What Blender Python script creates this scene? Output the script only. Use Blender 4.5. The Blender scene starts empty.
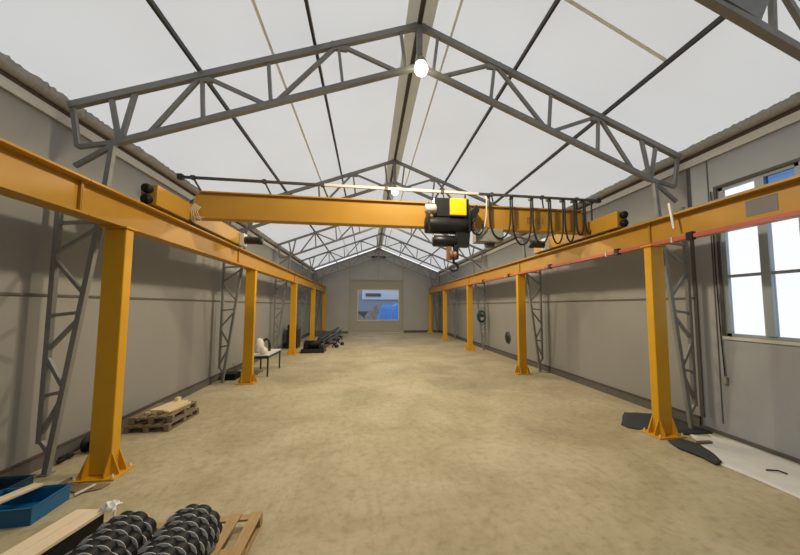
import bpy, math, random
from mathutils import Vector, Matrix
random.seed(7)
PI = math.pi
scene = bpy.context.scene
col = scene.collection

# ------------------------------------------------------------------ geometry constants (metres)
XL, XR = -5.2, 7.1          # inner faces of the long walls
XM = 0.95                   # ridge line
YB, YE = -3.0, 33.2         # back wall, end wall
SL = 0.385                  # roof slope
ZR = 8.33                   # roof height at the ridge
HW = XR - XM                # half width
CLX, CRX = -4.05, 5.97      # crane column rows
CY = [6.2, 12.5, 19.3, 25.8, 32.2]
TY = [3.1, 6.28, 12.65, 19.3, 25.9, 32.75]
def roof_z(x): return ZR - SL * abs(x - XM)

# ------------------------------------------------------------------ materials
def nt(name):
    m = bpy.data.materials.new(name); m.use_nodes = True
    n = m.node_tree.nodes; l = m.node_tree.links
    return m, n, l, n['Principled BSDF']

def mat(name, c, rough=0.6, metal=0.0, var=0.12, scale=6.0, bump=0.0, detail=4.0, spec=0.4, stretch=None):
    """plain painted / raw material with a slight procedural variation"""
    m, n, l, b = nt(name)
    tc = n.new('ShaderNodeTexCoord'); mp = n.new('ShaderNodeMapping')
    if stretch: mp.inputs['Scale'].default_value = stretch
    nz = n.new('ShaderNodeTexNoise'); nz.inputs['Scale'].default_value = scale; nz.inputs['Detail'].default_value = detail
    l.new(tc.outputs['Object'], mp.inputs[0]); l.new(mp.outputs[0], nz.inputs['Vector'])
    mx = n.new('ShaderNodeMix'); mx.data_type = 'RGBA'
    mx.inputs['A'].default_value = (*[max(0, v * (1 - var)) for v in c], 1)
    mx.inputs['B'].default_value = (*[min(1, v * (1 + var)) for v in c], 1)
    l.new(nz.outputs['Fac'], mx.inputs['Factor']); l.new(mx.outputs['Result'], b.inputs['Base Color'])
    b.inputs['Roughness'].default_value = rough; b.inputs['Metallic'].default_value = metal
    b.inputs['Specular IOR Level'].default_value = spec
    if bump:
        bp = n.new('ShaderNodeBump'); bp.inputs['Strength'].default_value = bump; bp.inputs['Distance'].default_value = 0.02
        l.new(nz.outputs['Fac'], bp.inputs['Height']); l.new(bp.outputs[0], b.inputs['Normal'])
    return m

M = {}
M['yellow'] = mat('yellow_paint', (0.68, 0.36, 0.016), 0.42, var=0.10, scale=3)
M['yellow_beam_shaded'] = mat('shaded_yellow_beam_paint', (0.47, 0.255, 0.032), 0.45, var=0.12, scale=2)  # base colour darkened for the shade on girder and runway beams
M['steel'] = mat('galvanised_steel', (0.245, 0.25, 0.245), 0.5, 0.15, var=0.2, scale=9)
M['steel_dark'] = mat('dark_steel', (0.075, 0.07, 0.065), 0.55, 0.3, var=0.25, scale=8)
M['black'] = mat('black_paint', (0.012, 0.013, 0.014), 0.4, var=0.2, spec=0.5)
M['rubber'] = mat('black_rubber', (0.008, 0.009, 0.011), 0.6, var=0.3, scale=20, spec=0.25)
M['rim'] = mat('worn_rim', (0.62, 0.64, 0.66), 0.45, 0.0, var=0.2, scale=20)
M['cable'] = mat('black_cable', (0.01, 0.01, 0.01), 0.5)
M['white_cable'] = mat('pale_cable', (0.62, 0.6, 0.48), 0.5)
M['labelyellow'] = mat('bright_yellow_cover', (0.9, 0.62, 0.01), 0.4, var=0.04)
M['grey_box'] = mat('grey_enclosure', (0.30, 0.30, 0.27), 0.5, var=0.05)
M['pale_metal'] = mat('pale_metal', (0.62, 0.62, 0.6), 0.4, 0.1, var=0.08)
M['track_lit'] = mat('lit_track_paint', (0.6, 0.58, 0.52), 0.4, 0.1, var=0.08)  # pale colour carries the light falling on the middle of the track
M['red'] = mat('red_conductor_plastic', (0.48, 0.12, 0.09), 0.5, var=0.1)
M['wood'] = mat('pallet_wood', (0.42, 0.28, 0.13), 0.75, var=0.35, scale=5, stretch=(6, 1, 6))
M['wood_dark'] = mat('aged_pallet_wood', (0.21, 0.16, 0.11), 0.8, var=0.35, scale=5, stretch=(6, 1, 6))
M['wood_pale'] = mat('pale_board', (0.80, 0.67, 0.48), 0.75, var=0.15, scale=4, stretch=(8, 1, 8))
M['cream'] = mat('cream_carton', (0.72, 0.60, 0.36), 0.7, var=0.1)
M['blue'] = mat('blue_plastic', (0.012, 0.13, 0.30), 0.4, var=0.1)
M['navy'] = mat('dark_blue_plastic', (0.012, 0.05, 0.09), 0.5, var=0.1)
M['green_leg'] = mat('dark_green_paint', (0.012, 0.05, 0.045), 0.5)
M['white_plastic'] = mat('white_plastic', (0.75, 0.73, 0.66), 0.5, var=0.1)
M['rag'] = mat('white_rag', (0.8, 0.79, 0.77), 0.9, var=0.05)
M['brown'] = mat('brown_cardboard', (0.23, 0.16, 0.085), 0.85, var=0.2)
M['cloth_and_shade'] = mat('grey_cloth_and_shade', (0.045, 0.047, 0.052), 0.95, var=0.3, scale=30, bump=0.3)  # real cloth, and the sheet that stands for column shadow
M['frame_grey'] = mat('window_frame_paint', (0.33, 0.38, 0.43), 0.5, var=0.05)
M['strip_white'] = mat('white_eaves_and_light_gap_strip', (0.62, 0.60, 0.55), 0.8, var=0.12, scale=14)
M['strip_dark'] = mat('dark_eaves_gap', (0.09, 0.06, 0.045), 0.9, var=0.4, scale=20)
M['fringe'] = mat('grey_insulation_fringe', (0.46, 0.44, 0.40), 0.95, var=0.3, scale=25, bump=0.5)
M['ridge'] = mat('beige_ridge_band', (0.30, 0.29, 0.25), 0.8, var=0.1)
M['seam'] = mat('beige_roof_seam', (0.42, 0.36, 0.27), 0.8, var=0.1)
M['door_panel'] = mat('beige_door_panel', (0.42, 0.39, 0.31), 0.55, var=0.05)
M['kerb'] = mat('dark_grey_kerb', (0.12, 0.115, 0.105), 0.85, var=0.25, scale=10)
M['blue_tarp'] = mat('blue_tarpaulin', (0.06, 0.22, 0.62), 0.6, var=0.25, scale=4, bump=0.3)
M['facade'] = mat('grey_blue_facade', (0.20, 0.25, 0.34), 0.8, var=0.1)
M['facade_pale'] = mat('pale_blue_facade', (0.42, 0.52, 0.68), 0.7, var=0.06)
M['facade_dark'] = mat('dark_facade_opening', (0.05, 0.06, 0.08), 0.7)
M['yard'] = mat('yard_gravel', (0.22, 0.22, 0.22), 0.95, var=0.4, scale=2, bump=0.4)
M['rubble'] = mat('yard_rubble', (0.17, 0.16, 0.16), 0.95, var=0.6, scale=3, bump=0.5)
M['copper'] = mat('rust_brown_steel', (0.30, 0.15, 0.09), 0.5, 0.3)
M['patch'] = mat('grey_blue_patch', (0.18, 0.17, 0.18), 0.5, var=0.05)

def wall_mat(name, c, seam_axis='Y', seams=(), rough=0.55, girt=2.79):
    m, n, l, b = nt(name)
    tc = n.new('ShaderNodeTexCoord'); nz = n.new('ShaderNodeTexNoise')
    nz.inputs['Scale'].default_value = 0.45; nz.inputs['Detail'].default_value = 3
    l.new(tc.outputs['Object'], nz.inputs['Vector'])
    mx = n.new('ShaderNodeMix'); mx.data_type = 'RGBA'
    mx.inputs['A'].default_value = (*[v * 0.86 for v in c], 1); mx.inputs['B'].default_value = (*[v * 1.12 for v in c], 1)
    l.new(nz.outputs['Fac'], mx.inputs['Factor']); l.new(mx.outputs['Result'], b.inputs['Base Color'])
    b.inputs['Roughness'].default_value = rough; b.inputs['Specular IOR Level'].default_value = 0.3
    bp = n.new('ShaderNodeBump'); bp.inputs['Strength'].default_value = 0.25; bp.inputs['Distance'].default_value = 0.15
    l.new(nz.outputs['Fac'], bp.inputs['Height']); l.new(bp.outputs[0], b.inputs['Normal'])
    return m
M['wall'] = wall_mat('warm_grey_panel', (0.30, 0.297, 0.285))
M['wall_cool'] = wall_mat('cool_grey_panel', (0.365, 0.385, 0.41))
M['wall_end'] = wall_mat('end_wall_panel', (0.46, 0.445, 0.41))

# translucent roof membrane
m, n, l, b = nt('translucent_roof_membrane')
n.remove(b)
out = n['Material Output']
tr = n.new('ShaderNodeBsdfTranslucent'); df = n.new('ShaderNodeBsdfDiffuse'); mix = n.new('ShaderNodeMixShader')
nz = n.new('ShaderNodeTexNoise'); nz.inputs['Scale'].default_value = 0.35; nz.inputs['Detail'].default_value = 2
tc = n.new('ShaderNodeTexCoord'); l.new(tc.outputs['Object'], nz.inputs['Vector'])
mx = n.new('ShaderNodeMix'); mx.data_type = 'RGBA'
mx.inputs['A'].default_value = (0.72, 0.705, 0.685, 1); mx.inputs['B'].default_value = (0.87, 0.865, 0.85, 1)
l.new(nz.outputs['Fac'], mx.inputs['Factor']); l.new(mx.outputs['Result'], tr.inputs['Color'])
df.inputs['Color'].default_value = (0.75, 0.74, 0.7, 1)
mix.inputs[0].default_value = 0.42
l.new(tr.outputs[0], mix.inputs[1]); l.new(df.outputs[0], mix.inputs[2]); l.new(mix.outputs[0], out.inputs['Surface'])
M['membrane'] = m

# floor: dusty concrete
m, n, l, b = nt('dusty_concrete')
tc = n.new('ShaderNodeTexCoord')
def noise(scale, detail=5, rough=0.6, dist=0.0, vec=None):
    z = n.new('ShaderNodeTexNoise'); z.inputs['Scale'].default_value = scale; z.inputs['Detail'].default_value = detail
    z.inputs['Roughness'].default_value = rough; z.inputs['Distortion'].default_value = dist
    l.new(vec or tc.outputs['Object'], z.inputs['Vector']); return z
def ramp(src, stops):
    r = n.new('ShaderNodeValToRGB'); r.color_ramp.elements[0].position = stops[0][0]; r.color_ramp.elements[0].color = (*stops[0][1], 1)
    r.color_ramp.elements[1].position = stops[-1][0]; r.color_ramp.elements[1].color = (*stops[-1][1], 1)
    for p_, c_ in stops[1:-1]:
        e = r.color_ramp.elements.new(p_); e.color = (*c_, 1)
    l.new(src, r.inputs['Fac']); return r
big = noise(0.55, 6, 0.62, 0.6)
base = ramp(big.outputs['Fac'], [(0.3, (0.355, 0.30, 0.18)), (0.5, (0.44, 0.38, 0.24)), (0.7, (0.53, 0.465, 0.32))])
fine = noise(7.0, 8, 0.7, 0.3)
fr = ramp(fine.outputs['Fac'], [(0.33, (0.80, 0.80, 0.79)), (0.48, (0.98, 0.98, 0.98)), (0.68, (1.08, 1.08, 1.08))])
mul = n.new('ShaderNodeMix'); mul.data_type = 'RGBA'; mul.blend_type = 'MULTIPLY'; mul.inputs['Factor'].default_value = 1
l.new(base.outputs[0], mul.inputs['A']); l.new(fr.outputs[0], mul.inputs['B'])
# tyre tracks: long curved thin marks
mp = n.new('ShaderNodeMapping'); mp.inputs['Rotation'].default_value = (0, 0, 0.5); mp.inputs['Scale'].default_value = (1.6, 0.22, 1)
l.new(tc.outputs['Object'], mp.inputs[0])
tk = noise(1.3, 3, 0.5, 1.5, mp.outputs[0])
tr_ = ramp(tk.outputs['Fac'], [(0.46, (1, 1, 1)), (0.495, (0.84, 0.84, 0.83)), (0.53, (1, 1, 1))])
mul2 = n.new('ShaderNodeMix'); mul2.data_type = 'RGBA'; mul2.blend_type = 'MULTIPLY'; mul2.inputs['Factor'].default_value = 0.4
l.new(mul.outputs['Result'], mul2.inputs['A']); l.new(tr_.outputs[0], mul2.inputs['B'])
# lug prints across the near floor
mp2 = n.new('ShaderNodeMapping'); mp2.inputs['Rotation'].default_value = (0, 0, -0.35)
l.new(tc.outputs['Object'], mp2.inputs[0])
wv = n.new('ShaderNodeTexWave'); wv.inputs['Scale'].default_value = 1.7; wv.inputs['Distortion'].default_value = 6; wv.inputs['Detail'].default_value = 3
l.new(mp2.outputs[0], wv.inputs['Vector'])
wr = ramp(wv.outputs['Fac'], [(0.0, (0.86, 0.86, 0.85)), (0.18, (1, 1, 1)), (1, (1.03, 1.03, 1.03))])
mul3 = n.new('ShaderNodeMix'); mul3.data_type = 'RGBA'; mul3.blend_type = 'MULTIPLY'; mul3.inputs['Factor'].default_value = 0.18
l.new(mul2.outputs['Result'], mul3.inputs['A']); l.new(wr.outputs[0], mul3.inputs['B'])
l.new(mul3.outputs['Result'], b.inputs['Base Color'])
b.inputs['Roughness'].default_value = 0.72; b.inputs['Specular IOR Level'].default_value = 0.25
bp = n.new('ShaderNodeBump'); bp.inputs['Strength'].default_value = 0.35; bp.inputs['Distance'].default_value = 0.03
l.new(fine.outputs['Fac'], bp.inputs['Height']); l.new(bp.outputs[0], b.inputs['Normal'])
M['floor'] = m

# white plaster dust sheet
M['dust'] = mat('pale_dust_sheet', (0.68, 0.67, 0.65), 0.85, var=0.14, scale=3, bump=0.2)

def sheet_mat(name, c, k=.3):
    m, n, l, b = nt(name); n.remove(b)
    t = n.new('ShaderNodeBsdfTranslucent'); d = n.new('ShaderNodeBsdfDiffuse'); mx = n.new('ShaderNodeMixShader')
    nz = n.new('ShaderNodeTexNoise'); nz.inputs['Scale'].default_value = 4; tc = n.new('ShaderNodeTexCoord'); l.new(tc.outputs['Object'], nz.inputs['Vector'])
    mc = n.new('ShaderNodeMix'); mc.data_type = 'RGBA'; mc.inputs['A'].default_value = (*[v*.92 for v in c], 1); mc.inputs['B'].default_value = (*[v*1.06 for v in c], 1)
    l.new(nz.outputs['Fac'], mc.inputs['Factor'])
    l.new(mc.outputs['Result'], t.inputs['Color']); l.new(mc.outputs['Result'], d.inputs['Color'])
    mx.inputs[0].default_value = k; l.new(t.outputs[0], mx.inputs[1]); l.new(d.outputs[0], mx.inputs[2]); l.new(mx.outputs[0], n['Material Output'].inputs['Surface'])
    return m
M['ridge'] = sheet_mat('beige_ridge_fabric', (0.80, 0.78, 0.70)); M['seam'] = sheet_mat('beige_seam_tape', (0.84, 0.80, 0.70))
def glass(name, tint, gloss=0.06):
    m, n, l, b = nt(name); n.remove(b)
    t = n.new('ShaderNodeBsdfTransparent'); t.inputs['Color'].default_value = (*tint, 1)
    g = n.new('ShaderNodeBsdfGlossy'); g.inputs['Roughness'].default_value = 0.03
    mx = n.new('ShaderNodeMixShader'); mx.inputs[0].default_value = gloss
    l.new(t.outputs[0], mx.inputs[1]); l.new(g.outputs[0], mx.inputs[2]); l.new(mx.outputs[0], n['Material Output'].inputs['Surface'])
    return m
M['glass'] = glass('clear_glass', (0.97, 0.98, 1.0))
M['glass_blue'] = glass('blue_film_glass', (0.29, 0.42, 0.60))
def emit(name, c, s):
    m, n, l, b = nt(name)
    b.inputs['Emission Color'].default_value = (*c, 1); b.inputs['Emission Strength'].default_value = s
    b.inputs['Base Color'].default_value = (*c, 1); return m
M['lamp'] = emit('glowing_lamp_glass', (1.0, 0.86, 0.58), 12.0)

# ------------------------------------------------------------------ mesh builder
class MB:
    def __init__(s): s.v = []; s.f = []; s.sm = []
    def add(s, vs, fs, smooth=False):
        o = len(s.v); s.v += [tuple(v) for v in vs]
        for f in fs: s.f.append(tuple(i + o for i in f)); s.sm.append(smooth)
        return s
    def box(s, x0, x1, y0, y1, z0, z1):
        v = [(x0,y0,z0),(x1,y0,z0),(x1,y1,z0),(x0,y1,z0),(x0,y0,z1),(x1,y0,z1),(x1,y1,z1),(x0,y1,z1)]
        return s.add(v, [(0,3,2,1),(4,5,6,7),(0,1,5,4),(1,2,6,5),(2,3,7,6),(3,0,4,7)])
    def beam(s, p, q, w, h, up=(0,0,1)):
        """rectangular bar p->q, w across, h along up"""
        p = Vector(p); q = Vector(q); d = (q - p).normalized(); u = Vector(up)
        sd = d.cross(u)
        if sd.length < 1e-4: sd = d.cross(Vector((0,1,0)))
        sd.normalize(); u = sd.cross(d).normalized()
        a = sd * w / 2; b = u * h / 2
        v = [p-a-b, p+a-b, p+a+b, p-a+b, q-a-b, q+a-b, q+a+b, q-a+b]
        return s.add(v, [(0,1,2,3),(7,6,5,4),(0,4,5,1),(1,5,6,2),(2,6,7,3),(3,7,4,0)])
    def tube(s, pts, r, n=8, close=False, caps=True):
        pts = [Vector(p) for p in pts]; N = len(pts); rings = []
        prev = None
        for i, p in enumerate(pts):
            if close: d = pts[(i+1) % N] - pts[i-1]
            else: d = pts[min(i+1, N-1)] - pts[max(i-1, 0)]
            d.normalize()
            if prev is None:
                a = Vector((0,0,1)) if abs(d.z) < .9 else Vector((1,0,0))
                x = d.cross(a).normalized()
            else:
                x = (prev - d * prev.dot(d)).normalized()
            prev = x; y = d.cross(x)
            rr = r[i] if isinstance(r, (list, tuple)) else r
            rings.append([p + (x * math.cos(2*PI*k/n) + y * math.sin(2*PI*k/n)) * rr for k in range(n)])
        v = [q for ring in rings for q in ring]; f = []
        for i in range(N if close else N-1):
            j = (i+1) % N
            for k in range(n):
                f.append((i*n+k, i*n+(k+1) % n, j*n+(k+1) % n, j*n+k))
        s.add(v, f, True)
        if caps and not close:
            s.add(rings[0], [tuple(range(n))[::-1]]); s.add(rings[-1], [tuple(range(n))])
        return s
    def prism(s, poly, ax, a0, a1):
        """poly: list of 2D points, extruded along axis ax from a0 to a1"""
        def P(t, a):
            if ax == 'x': return (a, t[0], t[1])
            if ax == 'y': return (t[0], a, t[1])
            return (t[0], t[1], a)
        N = len(poly); v = [P(t, a0) for t in poly] + [P(t, a1) for t in poly]
        f = [tuple(range(N)), tuple(range(2*N-1, N-1, -1))]
        for i in range(N): f.append((i, i+N, (i+1) % N + N, (i+1) % N)[::-1])
        return s.add(v, f)
    def lathe(s, prof, c=(0,0,0), ax='z', n=24):
        """prof: (radius, height) pairs around axis ax through c"""
        c = Vector(c); v = []; f = []
        for r, h in prof:
            for k in range(n):
                a = 2*PI*k/n; ca, sa = r*math.cos(a), r*math.sin(a)
                v.append(c + Vector({'z': (ca, sa, h), 'x': (h, ca, sa), 'y': (ca, h, sa)}[ax]))
        for i in range(len(prof)-1):
            for k in range(n):
                f.append((i*n+k, i*n+(k+1) % n, (i+1)*n+(k+1) % n, (i+1)*n+k))
        s.add(v, f, True)
        s.add(v[:n], [tuple(range(n))]); s.add(v[-n:], [tuple(range(n))[::-1]])
        return s
    def grid(s, fn, nu, nv, thick=0.0, smooth=True):
        """closed thin sheet: top from fn(u,v); bottom offset down"""
        top = [Vector(fn(i/nu, j/nv)) for i in range(nu+1) for j in range(nv+1)]
        W = nv+1
        f = [(i*W+j, (i+1)*W+j, (i+1)*W+j+1, i*W+j+1) for i in range(nu) for j in range(nv)]
        s.add(top, f, smooth)
        if thick:
            bot = [t - Vector((0,0,thick)) for t in top]
            s.add(bot, [q[::-1] for q in f], smooth)
            edge = [(i*W) for i in range(nu+1)] + [nu*W+j for j in range(1, W)] + [i*W+nv for i in range(nu-1, -1, -1)] + [j for j in range(nv-1, 0, -1)]
            E_ = len(edge); vs = [top[e] for e in edge] + [bot[e] for e in edge]
            s.add(vs, [(i, (i+1) % E_, (i+1) % E_+E_, i+E_) for i in range(E_)])
        return s
    def build(s, name, m, parent=None, bevel=0, off=None):
        me = bpy.data.meshes.new(name)
        o_ = Vector((0,0,0))
        if off is not None: o_ = Vector(off)
        elif parent is not None:
            r = parent
            while r.parent: r = r.parent
            o_ = Vector(r.location) if r.get('_world') else Vector((0,0,0))
        me.from_pydata([Vector(v) - o_ for v in s.v], [], s.f)
        me.polygons.foreach_set('use_smooth', s.sm)
        me.materials.append(M[m] if isinstance(m, str) else m)
        me.update()
        import bmesh
        bm = bmesh.new(); bm.from_mesh(me); bmesh.ops.recalc_face_normals(bm, faces=bm.faces); bm.to_mesh(me); bm.free()
        o = bpy.data.objects.new(name, me); col.objects.link(o)
        if parent is not None: o.parent = parent
        if bevel:
            b = o.modifiers.new('Bevel', 'BEVEL'); b.width = bevel; b.segments = 2; b.limit_method = 'ANGLE'
        return o

def tag(o, label=None, cat=None, group=None, kind=None):
    if label: o['label'] = label
    if cat: o['category'] = cat
    if group: o['group'] = group
    if kind: o['kind'] = kind
    return o
def thing(name, label, cat, loc=(0,0,0), group=None, world=True, rz=0):
    o = bpy.data.objects.new(name, None); col.objects.link(o)
    o.location = loc; o.rotation_euler = (0, 0, rz); o.empty_display_size = 0.2
    if world: o['_world'] = 1
    return tag(o, label, cat, group)
def setting(mb, name, m, label, cat, **k):
    return tag(mb.build(name, m, **k), label, cat, kind='structure')
def copy_tree(o, parent=None):
    c = o.copy(); col.objects.link(c); c.parent = parent
    for ch in list(o.children): copy_tree(ch, c)
    return c

# ------------------------------------------------------------------ the setting
fl = MB()
fl.box(XL, XR, YB, YE, -0.2, 0.0)
setting(fl, 'floor', 'floor', 'dusty beige concrete floor running the length of the hall', 'floor')

WT = 0.15
zt = roof_z(XL)
def slab_x(mb, x0, x1, y0, y1, z0, z1): mb.box(x0, x1, y0, y1, z0, z1)
# left wall
w = MB(); w.box(XL-WT, XL, YB, YE, -0.2, zt-0.12)
setting(w, 'wall_left', 'wall', 'long grey panelled wall on the left side', 'wall')
# right wall with window opening: Y 4.40..5.72, Z 1.98..5.04
WY0, WY1, WZ0, WZ1 = 4.36, 5.70, 2.0, 5.03
w = MB()
w.box(XR, XR+WT, WY1, 6.3, -0.2, zt-0.12); w.box(XR, XR+WT, YB, WY0, -0.2, zt-0.12)
w.box(XR, XR+WT, WY0, WY1, -0.2, WZ0); w.box(XR, XR+WT, WY0, WY1, WZ1, zt-0.12)
nearw = w
wr_ = setting(w, 'wall_right', 'wall_cool', 'cool grey wall with the tall window on the right', 'wall')
w = MB(); w.box(XR, XR+WT, 6.3, YE, -0.2, zt-0.12); w.build('wall_panel', 'wall', wr_)
# gable walls
def gable(mb, y0, y1, holes=None):
    if not holes:
        mb.prism([(XL, -0.2), (XR, -0.2), (XR, zt), (XM, ZR), (XL, zt)], 'y', y0, y1)
    else:
        x0, x1, z1 = holes
        mb.prism([(XL, -0.2), (x0, -0.2), (x0, roof_z(x0)), (XL, zt)], 'y', y0, y1)
        mb.prism([(x1, -0.2), (XR, -0.2), (XR, zt), (x1, roof_z(x1))], 'y', y0, y1)
        mb.prism([(x0, z1), (x1, z1), (x1, roof_z(x1)), (XM, ZR), (x0, roof_z(x0))], 'y', y0, y1)
DX0, DX1, DZ = -1.78, 3.40, 5.12
g = MB(); gable(g, YE, YE+WT, (DX0, DX1, DZ))
setting(g, 'wall_front', 'wall_end', 'grey gable wall at the far end around the big door', 'wall')
g = MB(); gable(g, YB-WT, YB)
setting(g, 'wall_back', 'wall', 'grey gable wall behind the viewer', 'wall')

# roof membrane, slightly sagging between purlins and frames
def roof_sheet(side):
    mb = MB()
    x_e = XM + side * (HW + 0.12)
    def fn(u, v):
        x = XM + (x_e - XM) * u; y = YB + (YE - YB) * v
        return (x, y, ZR + 0.12 - SL * abs(x - XM))
    mb.grid(fn, 24, 60)
    return mb
mb = roof_sheet(-1); r2 = roof_sheet(1); mb.add(r2.v, r2.f, True)
ceil = setting(mb, 'ceiling', 'membrane', 'white translucent pitched roof membrane letting in daylight', 'ceiling')
# pale seams running along the roof
for i, x in enumerate((-1.83, 1.62)):
    s_ = MB(); z = roof_z(x) + 0.09
    s_.box(x-0.022, x+0.022, YB, YE, z-0.012, z+0.012)
    setting(s_, 'trim_%d' % (i+1), 'seam', ('thin beige roof seam left of the ridge' if i == 0 else 'thin beige roof seam right of the ridge'), 'roof seam')
s_ = MB(); s_.beam((3.05, 4.62, roof_z(3.05)+.06), (5.0, 4.72, roof_z(5.0)+.06), .05, .02)
setting(s_, 'trim_3', 'seam', 'beige cross strap under the roof between two right-hand purlins', 'roof strap')
s_ = MB(); s_.prism([(XM-.27, roof_z(XM-.27)+.06), (XM, ZR+.06), (XM+.27, roof_z(XM+.27)+.06), (XM+.27, roof_z(XM+.27)+.03), (XM, ZR+.03), (XM-.27, roof_z(XM-.27)+.03)], 'y', YB, YE)
s_.f = [f_ for f_ in s_.f]
setting(s_, 'trim_4', 'ridge', 'wide beige band along the roof ridge', 'ridge band')

# eaves: white strip, dark gap, ragged insulation fringe, both sides
k = 5
for sd, X, nm in ((1, XL, 'left'), (-1, XR, 'right')):
    s_ = MB(); s_.box(*sorted((X, X + sd*0.05)), YB, YE, 5.70, 5.86)
    setting(s_, 'trim_%d' % k, 'strip_white', 'pale strip along the top of the %s wall' % nm, 'eaves strip'); k += 1
    s_ = MB(); s_.box(*sorted((X, X + sd*0.03)), YB, YE, 5.86, 5.95)
    setting(s_, 'trim_%d' % k, 'strip_dark', 'dark gap line above the pale strip on the %s wall' % nm, 'eaves gap'); k += 1
    # ragged fringe between gap and membrane
    N = 900; ys = [YB + (YE-YB)*i/N for i in range(N+1)]
    v = []; f = []
    for i, y in enumerate(ys):
        top_x = X + sd*(0.14 + 0.04*random.random())
        v += [(X + sd*0.005, y, 5.95), (X + sd*(0.06+0.02*random.random()), y, 5.955), (top_x, y, roof_z(top_x)+0.085), (X - sd*.05, y, roof_z(X - sd*.05)+0.10)]
    for i in range(N):
        a, c = i*4, i*4+4
        for j in range(4): f.append((a+j, c+j, c+(j+1) % 4, a+(j+1) % 4))
    f += [(0, 1, 2, 3), (N*4+3, N*4+2, N*4+1, N*4)]
    s_ = MB(); s_.add(v, f, True)
    setting(s_, 'trim_%d' % k, 'fringe', 'ragged grey insulation edge where the roof meets the %s wall' % nm, 'insulation edge'); k += 1
    # girt line
    s_ = MB(); s_.box(*sorted((X, X + sd*0.03)), (YB if nm == 'left' else 6.3), YE, 2.765, 2.80)
    setting(s_, 'trim_%d' % k, 'kerb', 'thin dark horizontal joint halfway up the %s wall' % nm, 'wall joint'); k += 1
    # base kerb
    ks = YB if nm == 'left' else 6.33
    s_ = MB(); s_.box(*sorted((X, X + sd*0.05)), ks, YE, 0.0, 0.21)
    if nm == 'right': s_.box(X-.04, X, YB, ks, 0.0, .07)
    setting(s_, 'baseboard_%s' % nm, 'kerb', 'dark grey kerb along the foot of the %s wall' % nm, 'kerb')
    s_ = MB(); s_.box(*sorted((X, X + sd*0.065)), ks, YE, 0.212, 0.235)
    setting(s_, 'trim_%d' % k, 'strip_dark', 'thin dark lip on top of the kerb of the %s wall' % nm, 'kerb lip'); k += 1
# vertical panel seams on the side walls
s_ = MB(); s_.box(XR-0.02, XR, 6.25, 6.33, 0.24, 5.7); s_.box(XR-0.015, XR, 5.86, 5.88, 0.24, 5.7)
setting(s_, 'trim_%d' % k, 'kerb', 'vertical corner trim left of the tall window', 'wall trim'); k += 1
# end wall kerbs and seams
s_ = MB(); s_.box(XL, DX0-.1, YE-0.06, YE, 0, 0.22); s_.box(DX1+.1, XR, YE-0.06, YE, 0, 0.22)
setting(s_, 'baseboard_front', 'kerb', 'dark kerb at the foot of the far gable wall', 'kerb')
s_ = MB()
for x in (DX0, DX1): s_.box(x-.05, x+.05, YE-0.04, YE, 0.0, roof_z(x)-.3)
s_.box(DX0, DX1, YE-0.05, YE, DZ, DZ+0.09)
s_.box(XM-0.05, XM+0.05, YE-0.05, YE, DZ+.09, 7.5)
setting(s_, 'trim_%d' % k, 'door_panel', 'pale posts framing the far door up to the roof', 'door trim'); k += 1
s_ = MB()
for a, c_ in ((XL, XM), (XR, XM)):
    s_.beam((a, YE-.05, zt-.05), (c_, YE-.05, ZR-.05), .06, .10)
setting(s_, 'trim_%d' % k, 'strip_white', 'white strip standing for the light gap where the roof meets the far gable', 'light gap strip'); k += 1  # daylight through the roof edge gap, put in as a white strip

# door at the far end
d1 = thing('door_1', 'large beige sectional door with a wide window in the far gable wall', 'door', ((DX0+DX1)/2, YE, 0)); d1['kind'] = 'structure'
GX0, GX1, GZ0, GZ1 = -0.98, 2.95, 1.25, 4.18
s_ = MB(); y0, y1 = YE+0.02, YE+0.09
s_.box(DX0, DX1, y0, y1, 0.0, GZ0); s_.box(DX0, DX1, y0, y1, GZ1, DZ); s_.box(DX0, GX0, y0, y1, GZ0, GZ1); s_.box(GX1, DX1, y0, y1, GZ0, GZ1)
s_.build('door_leaf', 'door_panel', d1)
s_ = MB()
s_.box(GX0-.07, GX1+.07, y0-.025, y0, GZ0-.07, GZ0); s_.box(GX0-.07, GX1+.07, y0-.025, y0, GZ1, GZ1+.07)
s_.box(GX0-.07, GX0, y0-.025, y0, GZ0, GZ1); s_.box(GX1, GX1+.07, y0-.025, y0, GZ0, GZ1)
s_.build('window_frame', 'wood_pale', d1)
s_ = MB(); s_.box(GX0, GX1, y0+.03, y0+.04, GZ0, GZ1); s_.build('pane', 'glass', d1)
s_ = MB(); s_.box(DX0, DX1, YE-.04, YE+.02, 0.0, 0.07); s_.build('bottom_seal', 'strip_white', d1)
s_ = MB(); s_.tube([(XM-.7, YE-.12, 7.45), (XM+.7, YE-.12, 7.45)], .1, 10); s_.box(XM-.55, XM+.55, YE-.1, YE, 7.38, 7.5)
s_.build('spring_shaft', 'steel_dark', d1)

# window on the right
w1 = thing('window_1', 'tall six-pane window with grey-blue frame in the right wall', 'window', (XR, 5.0, WZ0)); w1['kind'] = 'structure'
s_ = MB(); xo, xi = XR+.03, XR+.10
s_.box(xo, xi, WY0, WY0+.08, WZ0, WZ1); s_.box(xo, xi, WY1-.08, WY1, WZ0, WZ1)
s_.box(xo, xi, WY0, WY1, WZ0, WZ0+.06); s_.box(xo, xi, WY0, WY1, WZ1-.06, WZ1)
s_.build('window_frame', 'frame_grey', w1)
s_ = MB(); s_.box(XR-.005, xi, 4.87, 5.02, WZ0+.06, WZ1-.06); s_.build('mullion', 'frame_grey', w1)
for z in (3.17, 4.42):
    s_ = MB(); s_.box(xo-.01, xi, WY0+.08, WY1-.08, z, z+.055); s_.build('transom', 'frame_grey', w1)
zs = [WZ0+.06, 3.17, 3.225, 4.42, 4.475, WZ1-.06]
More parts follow.
